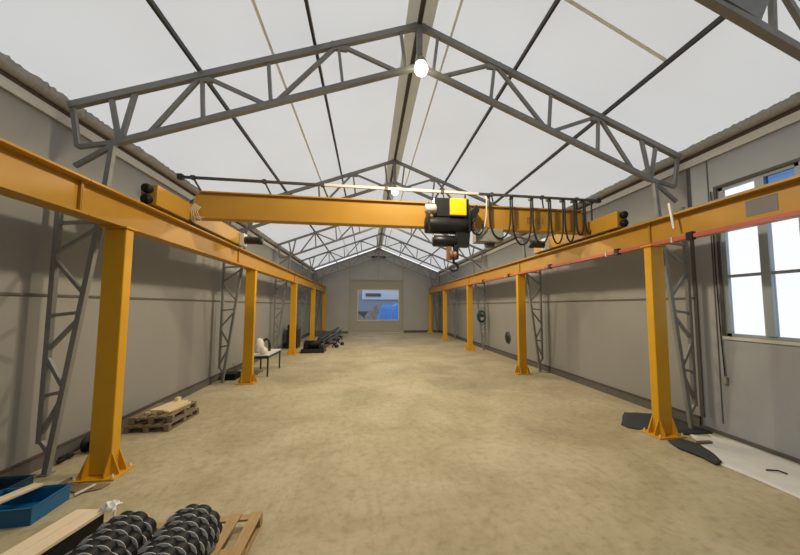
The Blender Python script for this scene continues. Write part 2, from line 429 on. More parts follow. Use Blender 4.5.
for a, b_ in ((WY0+.08, 4.87), (5.02, WY1-.08)):
    for i in range(3):
        s_ = MB(); s_.box(xo+.03, xo+.04, a, b_, zs[2*i], zs[2*i+1])
        p_ = s_.build('pane', 'glass_blue' if (i == 2 and a < 4.8) else 'glass', w1)
        if i == 2 and a < 4.8: p_['label'] = 'blue tinted upper pane'
s_ = MB(); s_.box(XR-.03, XR+.1, WY0-.05, WY1+.05, WZ0-.06, WZ0); s_.build('window_sill', 'pale_metal', w1)
s_ = MB(); s_.box(XR-.02, XR, WY0-.06, WY1+.06, WZ1, WZ1+.05); s_.box(XR-.02, XR, WY1, WY1+.06, WZ0, WZ1); s_.build('window_trim', 'steel_dark', w1)

# ------------------------------------------------------------------ roof trusses and lattice columns
TLAB = [
 'steel roof truss nearest the viewer, cut off at the upper right corner',
 'large steel roof truss spanning the top of the view above the glowing lamp',
 'second full steel roof truss, behind the yellow crane girder',
 'third full steel roof truss, mostly hidden by the crane girder',
 'fourth full steel roof truss, small and seen below the girder',
 'last steel roof truss standing against the far gable wall']
def make_truss():
    r = thing('roof_truss', 'x', 'roof truss', (XM, 0, 0), 'steel roof trusses across the hall')
    DZt = 0.86; xe = HW - 0.27        # heel distance from ridge
    def T(s, side): # point on top chord centre; s = distance from heel
        x = XM + side*(xe - s); return Vector((x, 0, roof_z(x) - 0.10))
    def Bm(s, side):
        x = XM + side*(xe - s); return Vector((x, 0, roof_z(x) - 0.10 - DZt))
    for side in (-1, 1):
        a = MB(); a.beam(T(-0.05, side), T(xe, side), .10, .105); a.build('top_chord', 'steel', r)
        a = MB(); a.beam(Bm(0.72, side), Bm(xe, side), .10, .095); a.build('bottom_chord', 'steel', r)
        heel_low = Vector((XM+side*(xe-0.12), 0, 5.25)); knee = Bm(0.72, side)
        for p_, q_, w_ in ((T(0, side), heel_low, .085), (heel_low, knee, .085), (Vector((XM+side*(xe-.10), 0, 4.92)), knee, .085),
                       (T(.55, side), Bm(.72, side), .085), (T(.92, side), Bm(.74, side), .085),
                       (Bm(1.15, side), T(1.95, side), .08), (T(1.95, side), Bm(2.0, side)+Vector((0,0,0)), .07), (T(1.95, side), Bm(3.05, side), .08),
                       (T(3.05, side), Bm(3.12, side), .07), (Bm(3.2, side), T(4.3, side), .08), (T(4.3, side), Bm(4.4, side), .07),
                       (T(4.3, side), Bm(5.45, side), .08), (T(5.5, side), Bm(5.6, side), .07)):
            a = MB(); a.beam(p_, q_, w_*.82, .06, (0,1,0)); a.build('web_member', 'steel', r)
    a = MB(); a.beam(T(xe, 1)+Vector((0,0,.05)), Bm(xe, 1)-Vector((0,0,.06)), .11, .09, (0,1,0)); a.build('king_post', 'steel', r)
    for side in (-1, 1):
        for s_, fn in ((1.95, T), (4.3, T), (xe, T)):
            if s_ == xe and side == 1: continue
            c = fn(s_, side); a = MB(); a.prism([(c.x-.17, c.z-.12-side*.04*0), (c.x+.17, c.z-.12), (c.x+.12, c.z+.04), (c.x-.12, c.z+.04)], 'y', -.035, .035)
            a.build('gusset', 'steel', r)
    return r
tr0 = make_truss()
trusses = []
for i, y in enumerate(TY):
    o = tr0 if i == 0 else copy_tree(tr0)
    o.location = (XM, y, 0); o['label'] = TLAB[i]; trusses.append(o)
# gusset plate on the near truss seen top right
a = MB(); xg = 4.62; zg = roof_z(xg)
a.prism([(xg-.75, zg-.68), (xg-.02, zg-.90), (xg+.12, zg-.62), (xg-.05, zg-.16), (xg-.6, zg-.0)], 'y', TY[0]-.05, TY[0]+.05)
g_ = a.build('gusset_plate', 'steel', trusses[0])

def make_lattice():
    r = thing('lattice_column', 'x', 'lattice column', (0,0,0), 'steel lattice columns along the walls', world=False)
    # local: wall at x=0, hall towards +x
    a = MB(); a.beam((.20, 0, 0.48), (.20, 0, 4.7), .07, .08, (0,1,0)); a.build('outer_chord', 'steel', r)
    ic = [(.31, 0.02), (.80, 4.1), (.90, 5.32)]
    a = MB(); a.beam((ic[0][0], 0, ic[0][1]), (ic[1][0], 0, ic[1][1]), .075, .08, (0,1,0)); a.beam((ic[1][0], 0, ic[1][1]), (ic[2][0], 0, ic[2][1]), .075, .08, (0,1,0))
    a.build('inner_chord', 'steel', r)
    def ix(z): return .31 + (.49)*(z-.02)/4.08
    zs_ = [0.95, 1.2, 1.85, 2.45, 3.1, 3.95, 4.9]
    for i, z in enumerate(zs_):
        if i in (1, 3, 5):
            a = MB(); a.beam((.20, 0, z), (ix(z), 0, z+.05), .05, .07, (0,1,0)); a.build('lacing_bar', 'steel', r)
    for z0, z1, fl_ in ((.55, 1.15, 1), (1.3, 1.8, 0), (1.85, 2.4, 1), (2.8, 3.35, 0), (3.4, 3.9, 1), (4.0, 4.8, 0)):
        a = MB()
        if fl_: a.beam((.20, 0, z0+.05), (ix(z1), 0, z1), .05, .06, (0,1,0))
        else: a.beam((ix(z0), 0, z0), (.20, 0, z1), .05, .06, (0,1,0))
        a.build('lacing_bar', 'steel', r)
    a = MB(); a.beam((.20, 0, .52), (.33, 0, .32), .05, .06, (0,1,0)); a.build('lacing_bar', 'steel', r)
    a = MB(); a.box(.24, .38, -.08, .08, 0, .02); a.build('base_plate', 'steel', r)
    return r
lt0 = make_lattice()
ords = ['', 'nearest', 'second', 'third', 'fourth', 'farthest']
first = True
for i, y in enumerate(TY):
    if i == 0: continue
    for side in (0, 1):
        o = lt0 if first else copy_tree(lt0); first = False
        o.location = (XL, y, 0) if side == 0 else (XR, y, 0)
        o.rotation_euler = (0, 0, 0 if side == 0 else PI)
        where = ['beside the nearest left yellow column' if side == 0 else 'behind the nearest right yellow column',
                 'by the wall behind the %s yellow column' % ('second left' if side == 0 else 'second right'),
                 'by the wall between the %s yellow columns' % ('second and fourth left' if side == 0 else 'second and fourth right'),
                 'by the wall near the %s yellow column' % ('fourth left' if side == 0 else 'fourth right'),
                 'in the far corner of the hall'][i-1]
        o['label'] = '%s grey tapered lattice column on the %s wall, %s' % (ords[i], 'left' if side == 0 else 'right', where)

# purlins
first = True
for i, (x, lab) in enumerate(((-3.03, 'lower'), (-1.06, 'upper'), (2.98, 'upper'), (5.02, 'lower'))):
    a = MB(); z = roof_z(x) - 0.0
    a.box(x-.025, x+.025, YB, YE, z-.025, z+.055)
    tag(a.build('purlin', 'steel_dark', off=(0,0,0)), '%s dark roof purlin on the %s slope' % (lab, 'left' if x < XM else 'right'), 'purlin', 'roof purlins')
a = MB(); a.box(XM-.04, XM+.04, YB, YE, ZR-.10, ZR+.02)
tag(a.build('ridge_beam', 'steel_dark'), 'dark steel ridge beam under the beige ridge band', 'ridge beam')

# ------------------------------------------------------------------ crane columns
def make_col():
    r = thing('crane_column', 'x', 'column', (0,0,0), 'yellow crane columns', world=False)
    H_ = 3.88
    a = MB(); a.box(-.155, .155, -.09, .09, .03, H_-.03); a.build('shaft', 'yellow', r, bevel=.012)
    a = MB(); a.box(-.30, .30, -.24, .24, 0, .03); a.build('base_plate', 'yellow', r, bevel=.004)
    a = MB(); a.box(-.19, .19, -.14, .14, H_-.03, H_); a.build('cap_plate', 'yellow', r, bevel=.004)
    for sx, sy in ((1,0), (-1,0), (0,1), (0,-1)):
        for o_ in (-1, 1):
            a = MB()
            if sx: a.prism([(sx*.155, .03), (sx*.275, .03), (sx*.265, .08), (sx*.155, .36)], 'y', o_*.078-.01, o_*.078+.01)
            else: a.prism([(sy*.09, .03), (sy*.215, .03), (sy*.205, .08), (sy*.09, .36)], 'x', o_*.143-.01, o_*.143+.01)
            a.build('stiffener', 'yellow', r)
    for sx in (-1, 1):
        for sy in (-1, 1):
            a = MB(); a.lathe([(.022, .03), (.022, .055), (.012, .056), (.012, .085)], (sx*.25, sy*.19, 0), 'z', 6); a.build('anchor_bolt', 'pale_metal', r)
    return r
c0 = make_col(); first = True
for i, y in enumerate(CY):
    for X, nm in ((CLX, 'left'), (CRX, 'right')):
        o = c0 if first else copy_tree(c0); first = False
        o.location = (X + (.035 if nm == 'left' else -.03), y-.07, 0)
        o['label'] = '%s yellow steel crane column in the %s row' % (['nearest', 'second', 'third', 'fourth', 'farthest'][i], nm)

# runway beams, one per bay
BZ0, BZ1 = 3.88, 4.40
def runway(X, y0, y1, nm, i):
    r = thing('runway_beam', '', 'beam', (X, (y0+y1)/2, BZ0), 'yellow crane runway beam segments')
    r['label'] = '%s yellow runway beam segment on the %s columns' % (['nearest', 'second', 'third', 'fourth', 'farthest'][i], nm)
    a = MB(); a.box(X-.15, X+.15, y0+.004, y1-.004, BZ0, BZ0+.03); a.build('bottom_flange', 'yellow_beam_shaded', r)
    a = MB(); a.box(X-.15, X+.15, y0+.004, y1-.004, BZ1-.03, BZ1); a.build('top_flange', 'yellow_beam_shaded', r)
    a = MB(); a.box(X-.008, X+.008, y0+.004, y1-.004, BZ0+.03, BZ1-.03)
    a.build('web', 'yellow_beam_shaded', r)
    for yy in (y0+.012, y1-.012):
        a = MB(); a.box(X-.05, X+.05, yy-.008, yy+.008, BZ0+.03, BZ1-.03); a.build('end_plate', 'yellow_beam_shaded', r)
    if nm == 'right' and i == 0:
        a = MB(); a.box(X-.012, X-.008, 3.93, 4.36, BZ0+.14, BZ0+.40); p_ = a.build('web_patch', 'patch', r); p_['label'] = 'grey-blue rectangular patch'  # thin grey-blue rectangle on the web face
    a = MB(); a.box(X-.03, X+.03, y0+.004, y1-.004, BZ1, BZ1+.05); a.build('crane_rail', 'steel', r)
    return r
cuts = {CLX: [-1.5, 5.35, 11.2, 19.3, 25.8, 32.7], CRX: [-1.5, 6.2, 12.5, 19.3, 25.8, 32.7]}
for X, nm in ((CLX, 'left'), (CRX, 'right')):
    for i in range(5): runway(X, cuts[X][i], cuts[X][i+1], nm, i)

# conductor rail under the inner edge of the right runway
r = thing('conductor_rail', 'thin red conductor rail fixed along the right runway beam', 'conductor rail', (CRX-.19, 7, BZ0))
a = MB(); a.box(CRX-.185, CRX-.152, 1.0, 31.5, BZ0-.035, BZ0+.035); a.build('rail', 'red', r)
for y in (5.17, 7.0, 10.0, 13.2, 16.4):
    a = MB(); a.box(CRX-.21, CRX-.12, y-.06, y+.06, BZ0-.07, BZ0+.075); a.build('clamp', 'black', r)
    a = MB(); a.box(CRX-.20, CRX-.14, y+.35, y+.38, BZ0-.055, BZ0+.05); a.build('hanger', 'pale_metal', r)
a = MB(); a.beam((CRX-.158, 5.5, 4.1), (CRX-.158, 5.58, 4.62), .03, .045)
tag(a.build('hanging_strap', 'white_plastic'), 'short pale strap hanging over the right runway beam near the window', 'strap')

# ------------------------------------------------------------------ overhead crane
GY = 8.25
r = thing('overhead_crane', 'yellow overhead crane bridge spanning the hall on both runways', 'crane', (XM, GY, BZ1+.05))
GXa, GXb = CLX+.15, CRX-.15
gz0, gz1 = 4.58, 5.20
a = MB()
a.box(GXa, GXb, GY-.15, GY+.15, gz0, gz0+.035); a.build('bottom_flange', 'yellow_beam_shaded', r)
a = MB(); a.box(GXa+.1, GXb-.1, GY-.15, GY+.15, gz1-.03, gz1); a.build('top_flange', 'yellow_beam_shaded', r)
a = MB(); a.prism([(GXa, gz0+.035), (GXb, gz0+.035), (GXb, gz1-.12), (GXb-.1, gz1-.03), (GXa+.1, gz1-.03), (GXa, gz1-.12)], 'y', GY-.09, GY+.09); a.build('web', 'yellow_beam_shaded', r)
for X, y0, y1, nm in ((CLX, 6.85, 11.3, 'l'), (CRX, 7.0, 11.1, 'r')):
    a = MB(); a.box(X-.14, X+.14, y0, y1, BZ1+.08, BZ1+.47); ec = a.build('end_carriage', 'yellow_beam_shaded', r, bevel=.01)
    for yy, s in ((y0, -1), (y1, 1)):
        for zz in (.17, .37):
            a = MB(); a.lathe([(.075, 0), (.085, .04), (.085, .1), (.06, .13)] if s > 0 else [(.075, 0), (.085, -.04), (.085, -.1), (.06, -.13)], (X, yy, BZ1+zz), 'y', 14); a.build('buffer', 'rubber', ec)
    for yy in (y0+.45, y1-.45):
        a = MB(); a.lathe([(.12, -.06), (.12, -.04), (.10, -.035), (.10, .035), (.12, .04), (.12, .06)], (X, yy, BZ1+.05+.10), 'x', 20); a.build('wheel', 'steel', ec)
# end motors
for X, s, yy in ((CLX, 1, 11.05), (CRX, -1, 10.2)):
    a = MB(); a.lathe([(.10, 0), (.12, .03), (.12, .5), (.13, .52), (.13, .6), (.08, .64)] if s > 0 else [(.10, 0), (.12, -.03), (.12, -.5), (.13, -.52), (.13, -.6), (.08, -.64)], (X+s*.14, yy, BZ1+.24), 'x', 16)
    a.build('travel_motor', 'black', r)
    a = MB(); a.box(*sorted((X+s*.14, X+s*.26)), yy-.14, yy+.14, BZ1+.06, BZ1+.44); a.build('gearbox', 'pale_metal', r)
# wiring cluster at the left girder end
a = MB()
for j in range(5):
    a.tube([(GXa+.05+.03*j, GY-.17, gz0+.32-.02*j), (GXa-.02+.04*j, GY-.26, gz0+.12), (GXa+.06*j-.03, GY-.2, gz0-.06-.03*(j % 3)), (GXa+.12+.03*j, GY-.17, gz0+.02)], .009, 6)
a.build('wiring', 'white_cable', r)
a = MB(); a.tube([(GXa+.02, GY-.17, gz0+.4), (GXa-.06, GY-.28, gz0+.2), (GXa-.04, GY-.26, gz0-.05), (GXa+.1, GY-.2, gz0-.2)], .02, 6); a.build('wiring', 'cable', r)
# festoon track above
FZ = 5.47; FYy = 8.05
def tk_z(x): return FZ
a = MB(); a.beam((-4.2, FYy, FZ), (-1.15, FYy, FZ), .055, .055); a.build('festoon_track', 'steel_dark', r); a = MB(); a.beam((2.75, FYy, FZ), (6.2, FYy, FZ), .055, .055); a.build('festoon_track', 'steel_dark', r)
a = MB(); a.beam((-1.15, FYy, FZ), (2.75, FYy, FZ), .06, .06); t_ = a.build('festoon_track', 'track_lit', r); t_['label'] = 'middle length of track, coloured pale as lit'  # lit stretch of the same track, brightness put into its colour
for x in (-3.9, -2.4, -1.1, .4, 1.8, 3.1, 4.5, 5.5):
    a = MB(); a.beam((x, FYy, FZ), (x+.12, GY-.05, gz1), .03, .03, (1,0,0)); a.build('track_bracket', 'steel_dark', r)
    a = MB(); a.box(x-.04, x+.04, FYy-.045, FYy+.045, FZ-.045, FZ+.045); a.build('track_clip', 'steel_dark', r)
for x in (-4.15, 6.15):
    a = MB(); a.box(x-.05, x+.05, FYy-.06, FYy+.06, FZ-.06, FZ+.06); a.build('track_stop', 'black', r)
# faded lettering patch on the web (small illegible dark strokes)
a = MB()
for j, (dx, dz, w_, h_) in enumerate(((0, 0, .03, .17), (.05, 0, .03, .17), (.05, .14, .07, .03), (.16, 0, .03, .17), (.23, 0, .03, .17), (.16, .07, .08, .03), (.31, 0, .03, .17), (.31, .0, .08, .03), (.43, 0, .03, .17))):
    a.box(4.12+dx, 4.12+dx+w_, GY-.094, GY-.088, gz0+.2+dz, gz0+.2+dz+h_)
a.build('faded_marking', 'copper', r)

# festoon cable
r = thing('festoon_cable', 'black festoon cable hanging in loops from the crane track', 'cable', (4.5, FYy, FZ-.1))
xs = [3.0, 3.62, 4.18, 4.68, 5.08, 5.40, 5.66, 5.90]
for j, x in enumerate(xs):
    a = MB(); a.box(x-.05, x+.05, FYy-.05, FYy+.05, FZ-.095, FZ-.03); a.build('cable_trolley', 'black', r)
low = [1.05, 1.2, 1.16, 1.14, 1.08, .9, .86]
for j in range(len(xs)-1):
    x0, x1 = xs[j]+.025, xs[j+1]-.025; pts = []
    D = low[j]
    for q in range(21):
        t = q/20; ang = PI*t
        xx = (x0+x1)/2 - (x1-x0)/2*math.cos(ang)*(1+.10*math.sin(ang))
        zz = FZ-.09 - D*(math.sin(ang)**.55 if math.sin(ang) > 0 else 0)
        pts.append((xx, FYy-.03-.01*j, zz))
    a = MB(); a.tube(pts, .022, 6); a.build('cable_loop', 'cable', r)
a = MB(); pts = [(2.95, FYy-.06, FZ-.1), (2.93, FYy-.07, 4.9), (2.88, FYy-.07, 4.6), (2.72, FYy-.07, 4.42), (2.6, FYy-.07, 4.6), (2.58, FYy-.07, 4.95), (2.5, FYy-.07, 5.1)]
a.tube(pts, .02, 6); c_ = a.build('cable_loop', 'white_cable', r); c_['label'] = 'pale first loop of cable'

# hoist on the girder
r = thing('hoist', 'black electric wire rope hoist with a bright yellow cover hanging from the girder', 'hoist', (2.0, GY-.35, 4.1))
HX, HY = 2.0, GY-.32
a = MB(); a.lathe([(.10, -.62), (.2, -.60), (.21, -.5), (.21, .45), (.16, .5)], (HX-.05, HY, 4.58), 'x', 24); a.build('drum', 'black', r)
for x in (-.62, .38):
    a = MB(); a.prism([(HY-.24, 4.40), (HY+.14, 4.40), (HY+.14, 5.12), (HY-.12, 5.12), (HY-.24, 4.8)], 'x', HX+x, HX+x+.05); a.build('end_plate', 'black', r)
a = MB(); a.box(HX-.45, HX+.42, HY-.12, HY+.12, 4.78, 5.24); a.build('trolley_frame', 'black', r, bevel=.01)
a = MB(); a.box(HX-.07, HX+.34, HY-.20, HY-.0, 4.80, 5.22); a.build('motor_cover', 'labelyellow', r, bevel=.02)
a = MB(); a.lathe([(.07, -.36), (.12, -.34), (.12, -.1), (.08, -.08)], (HX-.32, HY-.10, 4.95), 'x', 16); a.build('hoist_motor', 'pale_metal', r)
a = MB(); a.lathe([(.09, -.5), (.14, -.47), (.14, .1), (.10, .12)], (HX+.02, HY, 4.19), 'x', 18); a.build('traverse_motor', 'black', r)
a = MB(); a.prism([(HX+.1, 4.05), (HX+.42, 4.05), (HX+.46, 4.5), (HX+.7, 4.98), (HX+.62, 5.12), (HX+.3, 4.75), (HX+.08, 4.5)], 'y', HY-.12, HY+.1); a.build('suspension_bracket', 'black', r, bevel=.01)
for dx in (-.03, .03, .09):
    a = MB(); a.tube([(HX+dx, HY-.05, 4.35), (HX+.01+dx*.8, HY-.05, 3.84)], .008, 6); a.build('wire_rope', 'steel_dark', r)
a = MB(); a.lathe([(.06, -.09), (.11, -.085), (.12, -.03), (.08, -.01), (.08, .01), (.12, .03), (.11, .085), (.06, .09)], (HX+.02, HY-.05, 3.84), 'x', 18); a.box(HX-.13, HX-.02, HY-.1, HY, 3.72, 4.05); hb = a.build('hook_block', 'copper', r)
a = MB(); pts = []
for q in range(15):
    an = PI*.5 - q/14*PI*1.45
    pts.append((HX+.04+.10*math.cos(an), HY-.05, 3.56+.10*math.sin(an)))
pts = [(HX+.04, HY-.05, 3.76)] + pts
a.tube(pts, [.034]*(len(pts)-3)+[.027, .018, .008], 8); a.build('hook', 'black', r)
a = MB(); a.box(HX+.04, HX+.15, HY-.13, HY+.03, 3.74, 4.08); a.build('block_guard', 'black', r, bevel=.01)
a = MB(); pts = []
for q in range(17):
    an = PI*.6 + q/16*PI*1.5
    pts.append((HX+.62+.15*math.cos(an), HY-.15, 4.55+.2*math.sin(an)))
a.tube(pts, .025, 6); a.build('power_cable', 'cable', r)

# grey control box below the girder
r = thing('control_box', 'grey electrical control box hanging under the girder beside the hoist', 'electrical box', (3.0, GY-.05, 4.25))
a = MB(); a.box(2.68, 3.42, GY-.18, GY+.12, 4.23, 4.575); a.build('enclosure', 'grey_box', r, bevel=.01)
a = MB(); a.box(2.70, 3.40, GY-.195, GY-.18, 4.25, 4.555); a.build('lid', 'grey_box', r, bevel=.005)
a = MB(); a.box(2.98, 3.2, GY-.12, GY+.06, 4.13, 4.23); a.build('cable_gland', 'steel_dark', r)

# ------------------------------------------------------------------ lamps hanging at the truss apexes
def make_lamp():
    r = thing('hall_lamp', '', 'lamp', (0,0,0), 'round hall lamps under the ridge', world=False)
    a = MB(); pr = [(.005, -.13)] + [(.13*math.cos(t), .13*math.sin(t)) for t in [(-75+15*i)*PI/180 for i in range(9)]] + [(.10, .11)]
    a.lathe(pr, (0,0,0), 'z', 24); a.build('globe', 'lamp', r)
    a = MB(); a.lathe([(.105, .11), (.11, .15), (.07, .2), (.05, .24)], (0,0,0), 'z', 20); a.build('housing', 'grey_box', r)
    a = MB(); a.tube([(0,0,.24), (0,0,.30), (0,.16,.34)], .015, 6); a.build('hanger', 'steel_dark', r)
    return r
l0 = make_lamp()
LY = [6.06, 12.5, 19.15]  # third lamp is an unseen addition that brightens the far end
for i, y in enumerate(LY):
    o = l0 if i == 0 else copy_tree(l0)
    o.location = (XM, y, [7.16, 6.95, 7.42][i])
    o['label'] = ['glowing round hall lamp hanging from the large truss overhead', 'glowing round hall lamp above the middle of the crane girder', 'added lamp under the third truss, hidden behind the girder to light the far end', 'x'][i]

# ------------------------------------------------------------------ things on the floor
def pallet(name, label, loc, rz, L, W, woodm, group=None, n=5):
    r = thing(name, label, 'pallet', loc, group, world=False, rz=rz)
    # local: L along y, W along x
    for i in range(n):
        x = -W/2 + (W-.12)*i/(n-1)
        a = MB(); a.box(x, x+.12, -L/2, L/2, .122, .144); a.build('deck_board', woodm, r, bevel=.003)
    for yy in (-L/2, -.05, L/2-.10):
        a = MB(); a.box(-W/2, W/2, yy, yy+.10, .1, .122); a.build('cross_board', woodm, r)
        for xx in (-W/2, -.05, W/2-.10):
            a = MB(); a.box(xx, xx+.10, yy, yy+.10, .022, .1); a.build('block', woodm, r)
    for xx in (-W/2, -.05, W/2-.10):
        a = MB(); a.box(xx, xx+.10, -L/2, L/2, 0, .022); a.build('bottom_board', woodm, r)
    return r
pallet('pallet', 'weathered wooden pallet on the floor behind the nearest left yellow column', (-4.47, 8.55, 0), -.03, 1.2, .86, 'wood_dark')
pallet('pallet', 'upper weathered pallet lying on the pallet behind the nearest left column', (-4.49, 8.62, .145), .05, 1.15, .8, 'wood_dark')
r = thing('board_bundle', 'pale bundle of short boards lying on the stacked pallets', 'boards', (-4.4, 8.6, .29), world=False, rz=-.12)
for i in range(4):
    a = MB(); a.box(-.22+.11*i, -.12+.11*i, -.42+.03*i, .42-.04*(3-i), 0, .045); a.build('board', 'cream', r, bevel=.003)
for i in range(3):
    a = MB(); a.box(-.17+.11*i, -.07+.11*i, -.38, .4, .046, .085); a.build('board', 'cream', r, bevel=.003)
a = MB(); a.box(-.1, -.02, .3, .42, .086, .16); a.build('board', 'cream', r)

# near pallet with black toothed rollers
pallet('pallet', 'orange-brown wooden pallet under the black scalloped rollers', (-1.86, 3.86, 0), .0, 1.25, 1.28, 'wood', n=6)
def roller(label, loc, rz, n=8):
    R_ = .245; NS = 11
    r = thing('scalloped_roller', label, 'roller', loc, 'black scalloped rollers', world=False, rz=rz)
    def disc(y0, y1, R, ph, amp):
        N = NS*6; P = []
        for k_ in range(N):
            t = 2*PI*k_/N; rr = R - amp + 2*amp*abs(math.cos(NS*(t+ph)/2))**.8
            P.append((rr*math.cos(t), R_+.025+rr*math.sin(t)))
        m_ = MB(); m_.prism(P, 'y', y0, y1); return m_
    pitch = .098
    for i in range(n):
        y = -pitch*i; ph = (PI/NS) * (i % 2)
        disc(y-.082, y+.006, R_, ph, .010).build('disc', 'rubber', r)
        disc(y-.088, y-.083, R_+.012, ph, .010).build('rim_plate', 'rim', r)
    a = MB(); a.tube([(0, .08, R_+.025), (0, -pitch*n-.06, R_+.025)], .04, 12); a.build('axle', 'steel_dark', r)
    return r
roller('right black scalloped roller with pale rims on the near pallet', (-1.65, 3.76, .144), .0)
roller('left black scalloped roller with pale rims on the near pallet', (-2.20, 3.74, .144), .0)

# long dark crate with pale lid
r = thing('long_crate', 'long dark crate with a pale cream lid at the bottom left', 'crate', (-3.11, 4.58, 0), world=False, rz=-.16)
a = MB(); a.box(-.14, .17, -1.3, 0, 0, .25); a.build('body', 'rubber', r, bevel=.004)
a = MB(); a.box(-.15, .01, -1.3, .01, .25, .285); a.build('lid_board', 'wood_pale', r, bevel=.003)
a = MB(); a.box(.017, .18, -1.3, .01, .25, .285); a.build('lid_board', 'wood_pale', r, bevel=.003)
# white rag at its end
a = MB()
def fr_(u, v):
    return (-2.97+.16*u+.02*math.sin(9*v), 4.50+.14*v+.02*math.sin(11*u), .30+.05*math.sin(3.1*u)*math.sin(3.1*v)+.02*math.sin(17*u+5*v))
a.grid(fr_, 14, 14, .012)
rg = a.build('rag', 'rag'); tag(rg, 'crumpled white rag at the end of the long dark crate', 'rag')
a = MB(); a.tube([(-2.80, 4.50, .30), (-2.79, 4.46, .2), (-2.81, 4.42, .08), (-2.76, 4.36, .012), (-2.70, 4.40, .012)], .012, 6)
tag(a.build('strap', 'rag'), 'thin white strap dangling from the long dark crate', 'strap')

# blue trays
def tray(label, loc, rz, W, L, H_, m_):
    r = thing('plastic_tray', label, 'tray', loc, 'blue plastic trays', world=False, rz=rz)
    t = .018
    a = MB(); a.box(-W/2, W/2, -L/2, L/2, 0, t); a.build('tray_base', m_, r)
    for x in (-W/2, W/2-t):
        a = MB(); a.box(x, x+t, -L/2, L/2, t, H_); a.build('side_wall', m_, r, bevel=.003)
    for y in (-L/2, L/2-t):
        a = MB(); a.box(-W/2+t, W/2-t, y, y+t, t, H_); a.build('end_wall', m_, r, bevel=.003)
    a = MB()
    a.box(-W/2-.015, W/2+.015, -L/2-.015, -L/2+.008, H_, H_+.015); a.box(-W/2-.015, W/2+.015, L/2-.008, L/2+.015, H_, H_+.015)
    a.box(-W/2-.015, -W/2+.008, -L/2, L/2, H_, H_+.015); a.box(W/2-.008, W/2+.015, -L/2, L/2, H_, H_+.015)
    a.build('rim', m_, r)
    return r
tray('bright blue open plastic tray on the floor at the lower left', (-4.31, 5.16, 0), .04, .74, .56, .19, 'blue')
tray('dark blue open plastic tray at the left edge, behind the bright blue one', (-4.96, 5.66, 0), .0, .5, .40, .17, 'navy')
a = MB(); a.beam((-4.50, 4.85, .223), (-4.32, 5.46, .223), .15, .03)
tag(a.build('plank', 'wood_pale', bevel=.003), 'pale plank lying across the bright blue tray', 'plank')

# bits around the nearest left column
def blob_sheet(name, label, cat, pts, z, m_, amp=.01, thick=.01, n=14, seed=0):
    cx = sum(p[0] for p in pts)/len(pts); cy = sum(p[1] for p in pts)/len(pts)
    import mathutils
    # resample the outline
    out = []
    N = len(pts)
    for i in range(N):
        p0 = Vector(pts[i]); p1 = Vector(pts[(i+1) % N])
        for q in range(6): out.append(p0.lerp(p1, q/6))
    K = len(out); rings = 6; v = []; f = []
    for ri in range(rings+1):
        s = ri/rings
        for k_, p in enumerate(out):
            j = mathutils.noise.noise(Vector((p.x*6+seed, p.y*6, 0)))*.04*s
            x = cx+(p.x-cx)*(s+j*.6); y = cy+(p.y-cy)*(s+j*.6)
            zz = z + amp*(.5+.5*mathutils.noise.noise(Vector((x*5+seed, y*5, 3))))
            v.append((x, y, zz))
    for ri in range(rings):
        for k_ in range(K):
            f.append((ri*K+k_, ri*K+(k_+1) % K, (ri+1)*K+(k_+1) % K, (ri+1)*K+k_))
    b0 = len(v); v += [(x, y, z-thick) for x, y, _ in v[-K:]]
    for k_ in range(K): f.append((rings*K+k_, rings*K+(k_+1) % K, b0+(k_+1) % K, b0+k_))
    f.append(tuple(b0+k_ for k_ in range(K)))
    m2 = MB(); m2.add(v, f, True)
    return tag(m2.build(name, m_), label, cat)
blob_sheet('cardboard_scrap', 'brown cardboard scrap on the floor at the foot of the nearest left column', 'cardboard', [(-4.43, 5.86), (-3.95, 5.56), (-3.72, 5.66), (-3.70, 5.80), (-4.2, 5.84), (-4.42, 6.1)], .014, 'brown', .006, .012)
a = MB(); a.beam((-3.93, 5.50, .03), (-3.83, 5.72, .05), .03, .02); tag(a.build('paint_brush', 'white_plastic'), 'small white stick on the cardboard scrap by the nearest left column', 'stick')
a = MB(); a.box(-5.0, -4.78, 7.4, 7.62, .0, .34); tag(a.build('cardboard_box', 'brown', bevel=.008), 'small brown box by the left wall behind the lattice column', 'box')
r = thing('cable_reel', 'small black cable reel by the left wall next to the brown box', 'reel', (-4.9, 7.12, 0))
a = MB(); a.lathe([(.14, -.08), (.14, -.06), (.07, -.055), (.07, .055), (.14, .06), (.14, .08)], (-4.88, 7.12, .14), 'x', 20); a.build('spool', 'rubber', r)
a = MB(); a.lathe([(.05, -.09), (.05, .09)], (-4.88, 7.12, .14), 'x', 16); a.build('hub', 'rag', r)
a = MB(); pts = [(-5.02+.06*math.sin(q*1.7), 6.62+.09*q/2, .04+.03*math.sin(q*2.1)**2) for q in range(7)]
a.tube(pts, .035, 8); tag(a.build('hose', 'rubber'), 'short black hose on the floor by the left wall behind the lattice column', 'hose')

